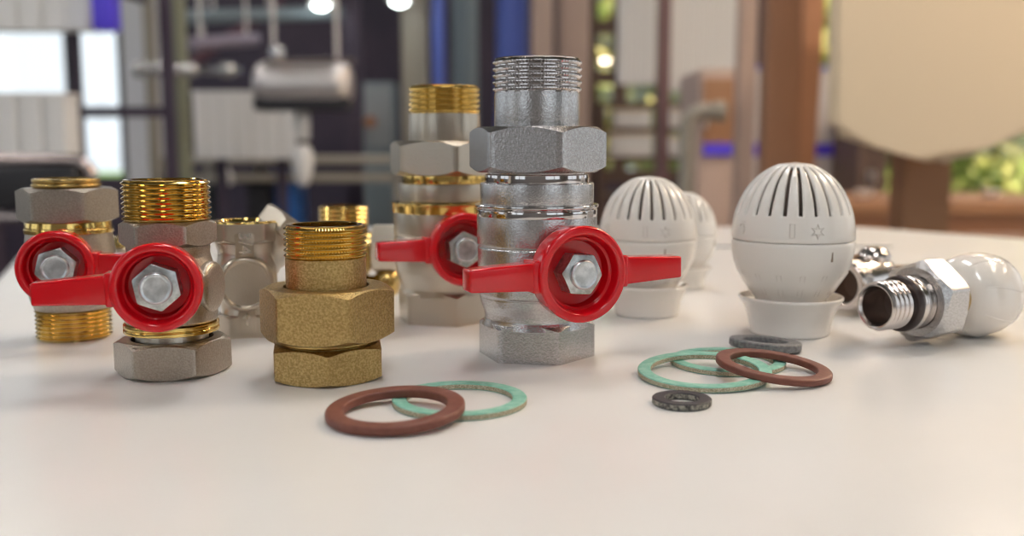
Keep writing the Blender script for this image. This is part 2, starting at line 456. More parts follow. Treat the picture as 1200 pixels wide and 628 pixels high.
def washers():
    G = [M['green'], M['fibre']]
    washer('sealing_ring', 'flat green fibre washer under the brown one, in front of the chrome valve', 4.25, 3.34, .2, -1.65, 30.2, G)
    washer('sealing_ring', 'brown rubber sealing ring leaning on a green washer, nearest the cast brass union', 4.15, 3.08, .28, -3.46, 28.45, M['brown'], 3.6, 47, group=None, rnd=.09)
    washer('sealing_ring', 'lower green fibre washer, flat on the table beside the dark grey washer', 4.2, 3.3, .2, 8.0, 35.7, G)
    washer('sealing_ring', 'upper green fibre washer propped on another, just behind the small black washer', 4.6, 3.7, .2, 6.72, 33.6, G, 3.3, 28)
    washer('sealing_ring', 'brown rubber sealing ring lying across two green washers', 4.0, 3.0, .24, 9.15, 33.7, M['brown'], 6.5, -65, dz=.02, rnd=.08)
    washer('sealing_ring', 'dark grey rubber washer in front of the white thermostat heads', 2.8, 1.7, .3, 10.0, 38.1, M['grey_rubber'], 5.0, -130, rnd=.04, wob=.006)
    washer('sealing_ring', 'smallest washer, black rubber with pale flecks on its edge', 1.85, 1.03, .22, 5.33, 30.05, [M['rubber'], M['rubber_edge']], rnd=.035, wob=.006)

# ------------------------------------------------------------------ thermostat heads
def dome_r(z):
    """radius (cm) of the slotted dome at height z"""
    k = min(1, max(0, (z - 4.1) / 3.26))
    return 2.56 * sqrt(max(0, 1 - k ** 2.15)) 

def low_r(z):
    pts = [(1.55, 1.50), (1.9, 1.78), (2.3, 2.06), (2.7, 2.29), (3.1, 2.44), (3.5, 2.52), (3.9, 2.56), (4.06, 2.565)]
    for (z0, r0), (z1, r1) in zip(pts, pts[1:]):
        if z <= z1: return r0 + (r1 - r0) * (z - z0) / (z1 - z0)
    return 2.56

def surf(t, z, off=0.0):
    r = (dome_r(z) if z > 4.08 else low_r(z)) + off
    return (r * sin(t), -r * cos(t), z)

def thermostat_head(label, x, y, scale, face_t, mark_t, group):
    t = thing('thermostat_head', label, 'thermostat', on_table(x, y), group=group)
    W = M['white_plastic']
    u = .01 * scale
    b = MB(u)
    b.lathe(fil([(1.0, 0), (1.62, 0, .05), (1.68, .08, .04), (1.74, .6, .2), (1.9, 1.1, .3), (2.2, 1.55, .05), (2.2, 1.64, .05), (2.1, 1.66, .04), (1.85, 1.3, .2), (1.5, 1.15), (1.0, 1.15)], .05), segs=96, closed=True)
    b.build('base_collar', W, t)
    b = MB(u)
    z_ = [1.2, 1.55, 1.9, 2.3, 2.7, 3.1, 3.5, 3.9, 4.03]
    b.lathe([(1.2, 1.15)] + [(low_r(max(z, 1.55)) - (.05 if z < 1.5 else 0), z) for z in z_] + [(2.53, 4.07), (2.40, 4.07), (2.2, 3.9), (1.2, 1.3)], segs=96, closed=True)
    low = b.build('lower_shell', W, t, angle=50)
    # slotted dome: 24 ribs around
    n = 24; half = .085
    zs = [4.10, 4.14, 4.3, 4.6, 4.9, 5.13, 5.2, 5.5, 5.8, 6.1, 6.4, 6.65, 6.85, 7.0, 7.12, 7.2, 7.26]
    i_open0, i_open1 = 6, 15
    rows = []
    bm = MB(u)
    for z in zs:
        r = dome_r(z) if z > 4.12 else 2.54
        row = []
        for k in range(n):
            c = radians(face_t) + 2 * pi * (k + .5) / n
            hw = min(half * (1.0 if z < 6.5 else .9) / r, pi / n * .55)
            for dt in (-hw, hw, pi / n - (pi / n - hw) * .5, pi / n, pi / n + (pi / n - hw) * .5):
                tt = c + dt
                row.append(bm.v((r * sin(tt), -r * cos(tt), z)))
        rows.append(row)
    nn = len(rows[0])
    for i in range(len(zs) - 1):
        for j in range(nn):
            if j % 5 == 0 and i_open0 <= i < i_open1: continue
            j2 = (j + 1) % nn
            bm.face((rows[i][j], rows[i][j2], rows[i + 1][j2], rows[i + 1][j]))
    top = bm.v((0, 0, 7.34))
    for j in range(nn): bm.face((rows[-1][j], rows[-1][(j + 1) % nn], top))
    dome = bm.build('slotted_dome', W, t, angle=60)
    sol = dome.modifiers.new('shell', 'SOLIDIFY'); sol.thickness = .0022 * scale; sol.offset = -1
    b = MB(u)
    b.lathe([(0, 6.9)] + [(max(.05, dome_r(z) * .84 - .1), z - .3) for z in (7.1, 6.8, 6.3, 5.6, 4.9, 4.5)] + [(0, 4.1)], segs=48)
    b.build('sensor_core', M['sensor'], t)
    # raised dial icons: bar, snow star, moon curl
    def icon(polys, name, parent, r=.024):
        b = MB(u)
        for pl, cl in polys: b.tube([surf(a, z, .004) for a, z in pl], r, segs=6, closed=cl)
        return b.build(name, M['emboss'], parent)
    f = radians(face_t)
    w = .038
    icon([([(f - w, 4.34), (f + w, 4.34), (f + w, 4.9), (f - w, 4.9)], True)], 'bar_mark', dome)
    c = f + radians(23); star = []
    zc = 4.6
    for k in range(12):
        a = 2 * pi * k / 12; rr = .30 if k % 2 == 0 else .12
        star.append((c + rr * sin(a) / 2.5, zc + rr * cos(a)))
    icon([(star, True)], 'snow_mark', dome)
    c = f - radians(52); curl = []
    for k in range(14):
        a = -2.2 + k * .36
        curl.append((c + .17 * sin(a) / 2.5 * (1.2 if k < 8 else .7), zc + .17 + .15 * cos(a) * (1 if k < 8 else .8) - k * .022))
    icon([(curl, False), ([(c - .06, 4.88), (c + .05, 4.9)], False)], 'moon_mark', dome)
    # long grip recess outlines round the lower shell
    grips = []
    for k in range(15):
        a = f + radians(24 * k - 12); w2 = .05
        grips.append(([(a - w2, 1.85), (a + w2, 1.85), (a + w2 * .8, 2.75), (a - w2 * .8, 2.75)], True))
    icon(grips, 'grip_marks', low, r=.02)
    b = MB(u); m_ = radians(mark_t)
    X = Matrix.Translation(surf(m_, 3.6, -.02)) @ Matrix.Rotation(m_, 4, 'Z')
    b.box((0, 0, 0), (.07, .07, .5), bevel=.02, X=X)
    b.build('setting_mark', M['slot_brown'], low)
    return t

# ------------------------------------------------------------------ lying radiator valves
def axis_frame(p, tdeg, tilt=0.0):
    """z of the frame points along direction tdeg (from -Y towards +X)"""
    a = radians(tdeg)
    n = Vector((sin(a), -cos(a), sin(radians(tilt)))).normalized(); k = Vector((0, 0, 1))
    u = k.cross(n).normalized(); k = n.cross(u)
    return Matrix(((u.x, k.x, n.x, p[0]), (u.y, k.y, n.y, p[1]), (u.z, k.z, n.z, p[2]), (0, 0, 0, 1)))

def lying_valve():
    t = thing('radiator_valve', 'chrome radiator valve lying down with a round white cap and black seal', 'valve', on_table(16.35, 39.3))
    X = axis_frame((-1.0, -.55, 1.76), -60)
    C = M['satin']
    b = MB(); b.lathe([(.70, -1.3), (.74, 1.10), (.80, 1.22), (.86, 1.24), (.95, 1.16)] + [(.86 + .13 * max(0, sin(j * pi / 5)), 1.10 - k * .27 - (j * .034 if j <= 5 else .17 + (j - 5) * .05)) for k in range(4) for j in range(7)] + [(.86, -.02), (.88, -.6), (.70, -1.3)], segs=72, closed=False, X=X)
    b.build('tail_thread', C, t, angle=25)
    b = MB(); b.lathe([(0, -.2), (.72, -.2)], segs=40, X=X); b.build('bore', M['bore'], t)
    b = MB()
    b.lathe([(.86 + .0, -.05)] + [(1.0 + .14 * sin(k * pi / 8), -.05 - .19 + .19 * cos(k * pi / 8) - 0) for k in range(9)] + [(.86, -.43)], segs=64, closed=True, X=X)
    tag(b.build('seal_ring', M['o_ring'], t), 'black rubber seal')
    b = MB(); b.lathe(fil([(.6, -.4), (1.06, -.4), (1.12, -.5), (1.12, -.75), (1.0, -.82), (1.05, -1.0), (1.12, -1.25), (.6, -1.3)], .04), segs=64, closed=True, X=X)
    b.build('tail_collar', C, t)
    b = MB(); b.hexnut(1.76, -2.5, -1.1, 1.1, radians(52), X=X, steep=.55, rc=1.4); nut = b.build('union_nut', M['steel_cast'], t, angle=22)
    b = MB(); b.lathe(fil([(0, -2.4), (1.0, -2.4), (1.0, -3.5), (0, -3.5)], .03), segs=48, X=X); b.build('neck', M['brass_dull'], t)
    b = MB()
    pr = [(r * 1.06, z - .05) for r, z in [(0, -3.1), (.5, -3.12), (.85, -3.22), (1.15, -3.42), (1.4, -3.72), (1.57, -4.08), (1.66, -4.5), (1.68, -4.9), (1.65, -5.4), (1.55, -5.9), (1.2, -6.4), (.7, -6.6), (0, -6.65)]]
    b.lathe(pr, segs=80, X=X)
    cap = b.build('white_cap', M['white_cap'], t, angle=60)
    b = MB()
    for k in range(8):
        a = 2 * pi * k / 8 + .3
        pts = []
        for r, z in pr[4:10]:
            aa = a + (z + 4.5) * .12
            pts.append(((r - .005) * sin(aa), -(r - .005) * cos(aa), z))
        b.tube(pts, .022, segs=6, X=X)
    b.build('cap_rib', M['white_cap'], cap)

def lying_valve_behind():
    t = thing('radiator_valve', 'chrome angle valve with open bore lying behind the capped radiator valve', 'valve', on_table(16.6, 46.6))
    X = axis_frame((-.2, 0, 1.45), -52)
    C = M['satin']
    b = MB(); b.lathe(fil([(.74, -.6), (.78, .9), (.9, 1.05), (1.15, 1.05), (1.25, .9), (1.22, .2), (1.3, -.2), (1.42, -.9), (1.38, -1.7), (1.1, -2.3), (.7, -2.5), (0, -2.5)], .06), segs=64, X=X)
    b.build('valve_body', C, t)
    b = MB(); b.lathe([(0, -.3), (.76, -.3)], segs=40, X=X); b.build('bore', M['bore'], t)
    b = MB(); b.lathe(fil([(0, 1.7), (.95, 1.9), (.95, 2.35), (.75, 2.5), (.8, 2.75, .2), (.5, 3.15, .2), (0, 3.2)], .06), segs=48, X=Matrix.Translation((.9, .5, 0)))
    b.build('bonnet', C, t)
    b = MB(); b.box((2.25, .2, 1.85), (1.0, 1.0, 1.0), bevel=.12, X=Matrix.Rotation(radians(-8), 4, 'Z')); b.build('square_port', M['steel_cast'], t)
    b = MB(); b.lathe(fil([(0, 0), (.7, 0), (.7, 1.2), (0, 1.2)], .04), segs=40, X=axis_frame((1.4, .3, 1.6), 75)); b.build('port_neck', C, t)

# ------------------------------------------------------------------ build the foreground
def table():
    t = thing('display_table', 'broad white laminate table carrying all the valves and washers', 'table', (0, 0, 0))
    out = [(-.085, .02), (-.150, .19), (-.292, .548), (-.385, .78), (-.24, .955), (.335, .97), (.445, .835), (.95, .33), (1.0, .02)]
    b = MB(1.0)
    A = [b.v((x, y, TT)) for x, y in out]; Bv = [b.v((x, y, TT - .028)) for x, y in out]
    b.face(A); b.face(Bv[::-1]); n = len(out)
    for i in range(n): b.face((A[i], Bv[i], Bv[(i + 1) % n], A[(i + 1) % n]))
    top = b.build('tabletop', M['laminate'], t)
    b = MB(1.0)
    cx = sum(p[0] for p in out) / n; cy = sum(p[1] for p in out) / n
    o2 = []
    for i in range(n):
        p0, p1, p2 = Vector(out[i - 1]), Vector(out[i]), Vector(out[(i + 1) % n])
        d0 = (p1 - p0).normalized(); d1 = (p2 - p1).normalized()
        n0 = Vector((-d0.y, d0.x)); n1 = Vector((-d1.y, d1.x))
        if n0.dot(Vector((cx, cy)) - p1) > 0: n0 = -n0
        if n1.dot(Vector((cx, cy)) - p1) > 0: n1 = -n1
        m_ = (n0 + n1).normalized()
        o2.append(p1 + m_ * .004 / max(.5, m_.dot(n0)))
    rows = []
    for src, z in ((out, TT - .0005), (o2, TT - .001), (o2, TT - .03), (out, TT - .03)):
        rows.append([b.v((p[0], p[1], z)) for p in src])
    for k in range(4):
        R0, R1 = rows[k], rows[(k + 1) % 4]
        for i in range(n): b.face((R0[i], R0[(i + 1) % n], R1[(i + 1) % n], R1[i]))
    tag(b.build('edge_band', M['edge_band'], t), 'grey metal edge band')
    b = MB(1.0); b.box((.20, .775, TT + .0006), (.20, .010, .0012)); tag(b.build('joint_strip', M['edge_band'], top), 'grey joint strip')
    for x, y in ((-.25, .62), (-.05, .12), (.85, .12), (.30, .86)):
        b = MB(1.0); b.box((x, y, (TT - .028) / 2), (.05, .05, TT - .028), bevel=.004); b.build('leg', M['dark_steel'], t)

table()
front_valve(); rear_valve(); left_valve(); second_valve()
brass_union(); tee_fitting(); brass_valve_behind(); small_plug()
washers()
HG = None
thermostat_head('white thermostat head with slotted dome, nearest one, behind the grey washer', 12.0, 41.8, 1.0, -16.5, 22.5, HG)
thermostat_head('white thermostat head partly hidden by the red butterfly handle of the chrome valve', 6.47, 46.5, .90, -11, 12, HG)
thermostat_head('rearmost white thermostat head, only its side showing past the next one', 9.7, 55.5, .74, -60, 60, HG)
lying_valve(); lying_valve_behind()

# ------------------------------------------------------------------ the room
def std(name, c, r=.6, m=0.0, **k): return mat(name, c, r, m, **k)
W_ = dict(
    floor=std('floor_grey', (.20, .19, .19), .35, color2=(.25, .24, .24), cscale=3),
    ceil=std('ceiling_grey', (.12, .12, .13), .8), wall=std('wall_light', (.26, .25, .25), .7),
    dark=std('wall_dark', (.042, .032, .055), .6, color2=(.065, .045, .07), cscale=2.0),
    frame=std('window_frame_dark', (.045, .04, .045), .5), frame_br=std('window_frame_brown', (.12, .07, .05), .5),
    white=std('radiator_white', (.80, .78, .76), .35), col=std('column_grey', (.66, .66, .69), .6),
    beige=std('beige_pipe', (.36, .32, .26), .4), pinkbeige=std('pink_beige', (.50, .37, .31), .5),
    blue=std('blue_paint', (.10, .15, .52), .4), blue2=std('blue_lacquer', (.02, .12, .42), .4),
    violet=std('blue_violet', (.10, .06, .75), .4), brown=std('brown_post', (.40, .19, .10), .5),  # brown posts tinted to carry the warm haze on the right
    brown2=std('brown_cabinet', (.34, .17, .085), .5), cream=std('cream_casing', (.83, .67, .47), .45),  # brown cabinet and cream casing hold that warm haze in their colour
    steel=std('stainless', (.78, .72, .69), .42, 1), chrome=std('rack_chrome', (.7, .68, .66), .15, 1),
    black=std('black_plastic', (.02, .018, .022), .4), tube=std('chair_tube', (.55, .45, .42), .25, 1),
    leaf=std('leaf_green', (.30, .42, .08), .5, color2=(.66, .60, .24), cscale=3), bark=std('bark', (.12, .08, .05), .8),
    grass=std('grass_ground', (.14, .26, .06), .8), teal=std('panel_teal', (.22, .27, .30), .5),
)
def glassmat():
    m = D.materials.new('pane_glass'); m.use_nodes = True; nt = m.node_tree
    nt.nodes.clear()
    o = nt.nodes.new('ShaderNodeOutputMaterial'); mx = nt.nodes.new('ShaderNodeMixShader')
    tr = nt.nodes.new('ShaderNodeBsdfTransparent'); gl = nt.nodes.new('ShaderNodeBsdfGlossy')
    gl.inputs['Roughness'].default_value = .02; mx.inputs[0].default_value = .06
    nt.links.new(tr.outputs[0], mx.inputs[1]); nt.links.new(gl.outputs[0], mx.inputs[2]); nt.links.new(mx.outputs[0], o.inputs[0])
    return m
W_['glass'] = glassmat()

X0, X1, Y0, Y1, HZ = -4.6, 5.2, -2.6, 6.6, 3.4
def slab(name, c, size, m):
    b = MB(1.0); b.box(c, size); return tag(b.build(name, m), kind='structure')
slab('floor', ((X0 + X1) / 2, (Y0 + Y1) / 2, -.05), (X1 - X0 + .4, Y1 - Y0 + .4, .1), W_['floor'])
slab('ceiling', ((X0 + X1) / 2, (Y0 + Y1) / 2, HZ + .05), (X1 - X0 + .4, Y1 - Y0 + .4, .1), W_['ceil'])

def wall(name, along, fixed, a0, a1, holes, m, th=.2, sign=1):
    """wall along 'x' or 'y' at coordinate fixed (inner face), with holes (a0,a1,z0,z1); one mesh"""
    b = MB(1.0)
    xs = sorted({a0, a1, *[h[0] for h in holes], *[h[1] for h in holes]})
    for i in range(len(xs) - 1):
        xa, xb = xs[i], xs[i + 1]; mid = (xa + xb) / 2
        cuts = sorted([(h[2], h[3]) for h in holes if h[0] < mid < h[1]])
        z = 0; segs = []
        for c0, c1 in cuts:
            if c0 > z: segs.append((z, c0))
            z = c1
        if z < HZ: segs.append((z, HZ))
        for za, zb in segs:
            f = fixed + sign * th / 2
            c = (mid, f, (za + zb) / 2) if along == 'x' else (f, mid, (za + zb) / 2)
            s = (xb - xa, th, zb - za) if along == 'x' else (th, xb - xa, zb - za)
            b.box(c, s)
    return tag(b.build(name, m), kind='structure')

WN = [0]
def window(along, fixed, a0, a1, z0, z1, bars_a, bars_z, m, sign=1, bw=.05):
    WN[0] += 1
    root = D.objects.new('window_%d' % WN[0], None); COL.objects.link(root); tag(root, kind='structure')
    f = fixed + sign * .1
    def bar(b, ca, cz, sa, sz, d=.08):
        c = (ca, f, cz) if along == 'x' else (f, ca, cz)
        s = (sa, d, sz) if along == 'x' else (d, sa, sz)
        b.box(c, s)
    b = MB(1.0)
    am, zm = (a0 + a1) / 2, (z0 + z1) / 2
    for a in [a0 + bw / 2, a1 - bw / 2] + bars_a: bar(b, a, zm, bw, z1 - z0)
    for z in [z0 + bw / 2, z1 - bw / 2] + bars_z: bar(b, am, z, a1 - a0, bw, .07)
    b.build('window_frame', m, root)
    b = MB(1.0); bar(b, am, zm, a1 - a0 - .02, z1 - z0 - .02, .008); b.build('pane', W_['glass'], root)
    return root

YB = Y1
def wx(px): return P(px, 169, YB).x
def wz(row): return P(600, row, YB).z
hl = (wx(-60), wx(150), wz(225), 2.9)
hm = (wx(684), wx(842), wz(215), 2.9)
hr = (wx(938), wx(1300), wz(246), 2.9)
wall('wall_back', 'x', Y1, X0 - .2, X1 + .2, [hl, hm, hr], W_['dark'])
window('x', Y1, *hl, [wx(82)], [wz(131)], W_['frame'], bw=.07)
window('x', Y1, *hm, [wx(727), wx(777)], [wz(90), wz(30)], W_['frame_br'], bw=.09)
window('x', Y1, *hr, [wx(1004), wx(1100)], [wz(150)], W_['frame_br'], bw=.09)
hL = [(-1.8, .2, .9, 2.8), (1.0, 3.0, .9, 2.8), (3.8, 5.6, .9, 2.8)]
wall('wall_left', 'y', X0, Y0, Y1, hL, W_['wall'], sign=-1)
for h in hL: window('y', X0, *h, [(h[0] + h[1]) / 2], [], W_['frame'], sign=-1)
hR = [(-1.6, .8, .8, 2.9), (1.6, 3.6, .8, 2.9), (4.2, 6.0, .8, 2.9)]
wall('wall_right', 'y', X1, Y0, Y1, hR, W_['wall'])
for h in hR: window('y', X1, *h, [(h[0] + h[1]) / 2], [], W_['frame_br'])
hF = [(-3.6, -1.5, .9, 2.9), (.9, 3.6, .9, 2.9)]
wall('wall_front', 'x', Y0, X0 - .2, X1 + .2, hF, W_['wall'], sign=-1)
for h in hF: window('x', Y0, *h, [(h[0] + h[1]) / 2], [], W_['frame'], sign=-1)

# ---- lamps of the room, with added warm fill lamps
def emis(name, c, s):
    m, nt, b = newmat(name); b.inputs['Base Color'].default_value = (.8, .8, .8, 1)
    b.inputs['Emission Color'].default_value = (*c, 1); b.inputs['Emission Strength'].default_value = s
    return m
EN = emis('led_neutral', (1, .99, .98), 21); EW = emis('warm_fill', (1, .80, .60), 12)
def ceiling_lamp(x, y, em, lab, sx=.3, sy=1.2, z=HZ):
    t = thing('ceiling_lamp', lab, 'lamp', (x, y, z), group='ceiling light panels')
    b = MB(1.0)
    for dx, dy, a, c in ((sx / 2, 0, .02, sy), (-sx / 2, 0, .02, sy), (0, sy / 2, sx, .02), (0, -sy / 2, sx, .02)):
        b.box((dx, dy, -.03), (a, c, .06))
    b.build('lamp_frame', W_['white'], t)
    b = MB(1.0); b.box((0, 0, -.035), (sx - .02, sy - .02, .02)); b.build('diffuser', em, t)
for x in (-2.6, .1):
    for y in (-1.2, 1.3, 4.4):
        ceiling_lamp(x, y, EN, 'flat white ceiling light panel over the workshop')
for x, y in ((2.2, .6), (2.4, 2.6), (2.6, 4.8), (3.9, 1.6), (3.9, 3.8)):  # warm fill panels added above the right side, out of view
    ceiling_lamp(x, y, EW, 'added warm fill panel at the ceiling, unseen, window side', .45, 1.2)

def pendant(x, y, z, lab):  # unseen fill lamps added to warm and brighten the right side
    t = thing('pendant_lamp', lab, 'lamp', (x, y, z))
    b = MB(1.0); b.lathe(fil([(.03, .22), (.05, .2), (.2, 0), (.19, 0), (.04, .19)], .006), segs=40, closed=True); b.build('lamp_shade', W_['white'], t)
    b = MB(1.0); b.lathe(fil([(0, -.01), (.06, 0), (.075, .04), (.04, .1), (0, .14)], .02), segs=28); b.build('bulb', emis('fill_bulb', (1, .78, .56), 170), t)
    b = MB(1.0); b.tube([(0, 0, .2), (0, 0, HZ - z - .01)], .004, segs=6); b.build('cord', W_['black'], t)
pendant(1.15, 1.0, 2.0, 'added warm fill lamp, unseen, over the cream casing')
pendant(1.9, 2.1, 2.2, 'added warm fill lamp, unseen, over the brown sideboard')
# ---- outside
sl = D.lights.new('sun', 'SUN'); sl.energy = 10; sl.color = (1, .86, .62); sl.angle = .01
so = D.objects.new('sun', sl); COL.objects.link(so); so.rotation_euler = (radians(18), radians(58), 0)
b = MB(1.0); b.box((0, 12, -.35), (60, 60, .3)); tag(b.build('ground', W_['grass']), kind='structure')
def tree(x, y, h, r, lab, seed):
    rnd = random.Random(seed)
    t = thing('garden_tree', lab, 'tree', (x, y, -.2), group='trees outside the windows')
    b = MB(1.0); b.tube([(0, 0, 0), (.05, 0, h * .3), (0, .05, h * .6), (.05, 0, h * .8)], [.14, .11, .07, .03], segs=8); b.build('trunk', W_['bark'], t)
    b = MB(1.0)
    for k in range(1100):
        u = Vector((rnd.gauss(0, 1), rnd.gauss(0, 1), rnd.gauss(0, 1))).normalized() * (rnd.random() ** .4)
        c = Vector((u.x * r, u.y * r, h * .56 + u.z * h * .48))
        d = Vector((rnd.uniform(-1, 1), rnd.uniform(-1, 1), rnd.uniform(-1, 1))).normalized(); e = d.orthogonal().normalized()
        s = rnd.uniform(.07, .16)
        b.face([b.v(c + d * s), b.v(c + e * s * .6), b.v(c - d * s), b.v(c - e * s * .6)])
    b.build('crown', W_['leaf'], t)['kind'] = 'stuff'
for i, (px, Y, h, r) in enumerate(((712, 9.0, 3.2, .75), (800, 12, 3.6, 1.0), (945, 8.6, 3.4, .62), (1040, 11.5, 3.0, .9), (1130, 8.8, 2.9, .6), (1200, 12.5, 3.4, 1.1))):
    q = P(px, 169, Y)
    tree(q.x, Y, h, r, 'leafy green tree outside the rear windows', i)
# ------------------------------------------------------------------ furnishings of the hall behind the table
def blk(b, px0, px1, r0, r1, Y, depth, bevel=0.0, z0=None, z1=None):
    """solid block whose front face spans the given view rectangle at distance Y"""
    A = P((px0), (r0 + r1) / 2, Y); B2 = P(px1, (r0 + r1) / 2, Y)
    zt = P(px0, r0, Y).z if z1 is None else z1
    zb = P(px0, r1, Y).z if z0 is None else z0
    b.box(((A.x + B2.x) / 2, Y + depth / 2, (zt + zb) / 2), (B2.x - A.x, depth, zt - zb), bevel=bevel)
    return b
def simple(name, label, cat, parts, group=None):
    """parts: (part name, material, MB) ; origin left at the world origin"""
    t = thing(name, label, cat, group=group)
    for n_, m_, b_ in parts: b_.build(n_, m_, t)
    return t
def post(name, label, px0, px1, Y, m, depth=None, group=None, round_=False, cat='post', top=HZ):
    a, c = P(px0, 169, Y).x, P(px1, 169, Y).x
    w2 = c - a; d = depth or w2
    t = thing(name, label, cat, ((a + c) / 2, Y + d / 2, 0), group=group)
    b = MB(1.0)
    if round_: b.lathe(fil([(0, .02), (w2 / 2, .02), (w2 / 2, top), (0, top)], .002), segs=32)
    else: b.box((0, 0, top / 2 + .01), (w2, d, top - .02), bevel=min(w2, d) * .08)
    b.build('shaft', m, t)
    b = MB(1.0); b.box((0, 0, .01), (w2 * 1.7, d * 1.7, .02), bevel=.004); b.build('foot_plate', W_['dark'], t)
    return t

# chair beside the table
def chair():
    Y = 1.75
    t = thing('stacking_chair', 'black padded chair with a curved metal tube frame, left of the table', 'chair')
    xr = P(108, 200, Y).x; xl = xr - .46; zt = P(0, 187, Y).z; zb = P(0, 246, Y).z
    b = MB(1.0); b.box(((xl + xr) / 2 - .005, Y, (zt + zb) / 2 - .004), (.43, .035, zt - zb - .012), bevel=.012, seg=3); b.build('backrest', W_['black'], t)
    c = .035
    pts = []
    for k in range(7):
        a = pi / 2 * k / 6; pts.append((xl + c - c * cos(a) , Y, zt - c + c * sin(a)))
    p2 = [(xr - c + c * sin(pi / 2 * k / 6), Y, zt - c + c * cos(pi / 2 * k / 6)) for k in range(7)]
    b = MB(1.0); b.tube([(xl, Y, .46)] + pts + p2 + [(xr, Y, .46)], .0105, segs=12)
    b.tube([(xl, Y, zb - .012), (xr, Y, zb - .012)], .009, segs=10); b.build('back_frame', W_['tube'], t)
    b = MB(1.0); b.box(((xl + xr) / 2, Y - .21, .455), (.45, .44, .05), bevel=.02, seg=3); b.build('seat', W_['black'], t)
    for x in (xl + .02, xr - .02):
        for y, dy in ((Y, .06), (Y - .40, -.05)):
            b = MB(1.0); b.tube([(x, y, .45), (x, y + dy, .0)], .0105, segs=10); b.build('leg', W_['tube'], t)
chair()

# panel radiators
def radiator(label, px0, px1, r0, r1, Y, pitch, group, stand=True):
    A, B2 = P(px0, r1, Y), P(px1, r0, Y)
    w2, h2 = B2.x - A.x, B2.z - A.z
    t = thing('panel_radiator', label, 'radiator', (A.x, Y, A.z), group=group)
    n = max(3, int(round(w2 / pitch))); b = MB(1.0); p = w2 / n
    out = []
    for k in range(n):
        x = k * p
        out += [(x + p * .06, 0), (x + p * .14, -.010), (x + p * .86, -.010), (x + p * .94, 0)]
    top = [b.v((x, y, h2)) for x, y in out]; bot = [b.v((x, y, 0)) for x, y in out]
    tb = [b.v((x, .06, h2)) for x, y in (out[0], out[-1])]; bb = [b.v((x, .06, 0)) for x, y in (out[0], out[-1])]
    for k in range(len(out) - 1): b.face((bot[k], bot[k + 1], top[k + 1], top[k]))
    b.face(top + [tb[1], tb[0]]); b.face(bot[::-1] + [bb[0], bb[1]])
    b.face((bb[0], tb[0], tb[1], bb[1])); b.face((bot[0], top[0], tb[0], bb[0])); b.face((bot[-1], bb[1], tb[1], top[-1]))
    b.build('front_panel', W_['white'], t)
    b = MB(1.0); b.box((w2 / 2, .028, h2 + .004), (w2, .075, .012), bevel=.003); b.build('top_grille', W_['white'], t)
    if stand:
        for x in (w2 * .2, w2 * .8):
            b = MB(1.0); b.box((x, .075, (h2 - A.z) / 2 ), (.03, .03, h2 + A.z - .02)); b.build('stand_post', W_['dark'], t)
            b = MB(1.0); b.box((x, .06, .01 - A.z), (.08, .28, .02)); b.build('stand_foot', W_['dark'], t)
    else:
        for x in (w2 * .2, w2 * .8):
            b = MB(1.0); b.tube([(x, .03, h2), (x, .03, HZ - A.z - .01)], .006, segs=8); b.build('hanger_rod', W_['steel'], t)
    return t
RG = None
radiator('white grooved radiator panel below the bright window, above the black chair', -60, 80, 114, 196, 2.3, .055, RG)
radiator('white grooved radiator panel hung high over the bright window', -60, 104, -60, 35, 2.45, .055, RG, False)
radiator('small white radiator panel under the steel tank', 228, 346, 110, 186, 3.3, .05, RG)
radiator('narrow white radiator panel beside the brown window frame', 724, 771, -40, 98, 3.7, .035, RG, False)
radiator('wide white radiator panel above the brown fronted cabinet', 784, 868, -40, 105, 3.8, .035, RG, False)

# dark display frame around the left radiators
def frame_left():
    Y = 2.62
    t = thing('display_stand', 'dark steel frame with a crossbar standing before the bright window', 'stand')
    for a, c in ((80, 89), (-64, -55)):
        b = MB(1.0); blk(b, a, c, 0, 100, Y, .03, z0=0, z1=2.6); b.build('upright', W_['dark'], t)
    for r0, r1, a, c in ((125, 137, 80, 190), (-90, -80, -64, 190), (207, 220, 80, 146)):
        b = MB(1.0); blk(b, a, c, r0, r1, Y + .002, .026); b.build('crossbar', W_['dark_'] if 'dark_' in W_ else W_['dark'], t)
    b = MB(1.0); blk(b, 187, 199, 0, 100, Y, .03, z0=0, z1=2.6); b.build('upright', W_['dark'], t)
frame_left()
def blue_box():
    t = thing('control_box', 'blue box fixed high on the dark frame at the bright window', 'box')
    b = MB(1.0); blk(b, 106, 131, -14, 35, 2.38, .06, bevel=.008); b.build('housing', W_['violet'], t)
    b = MB(1.0); blk(b, 118, 126, -40, -13, 2.4, .25); b.build('bracket', W_['dark'], t)
    b = MB(1.0); blk(b, 104, 133, -14, -8, 2.375, .07, bevel=.003); b.build('cover', W_['blue'], t)
blue_box()
b = MB(1.0); blk(b, 143, 180, 0, 100, 4.3, .25, z0=0, z1=HZ); tag(b.build('trim_1', W_['col']), kind='structure')

# riser pipes with a manifold
post('riser_pipe', 'thin beige riser pipe beside the grey column', 171, 185, 3.0, W_['beige'], round_=True, cat='pipe')
post('riser_pipe', 'thin olive riser pipe crossing the chrome manifold', 204, 221, 2.9, std('olive_pipe', (.25, .25, .17), .4), round_=True, cat='pipe')
def level_tube():
    t = thing('level_tube', 'slim tube of pale blue segments between the two riser pipes', 'tube')
    q = P(200, 100, 3.25)
    b = MB(1.0); b.tube([(q.x, q.y, 0), (q.x, q.y, 2.6)], .012, segs=12); b.build('core', W_['dark'], t)
    for r0, r1 in ((6, 34), (52, 74), (104, 122), (126, 142), (144, 172)):
        za, zb = P(200, r1, 3.25).z, P(200, r0, 3.25).z
        b = MB(1.0); b.lathe(fil([(0, za), (.019, za), (.019, zb), (0, zb)], .006), segs=20, X=Matrix.Translation((q.x, q.y, 0))); b.build('segment', std('segment_blue', (.45, .48, .75), .2), t)
level_tube()
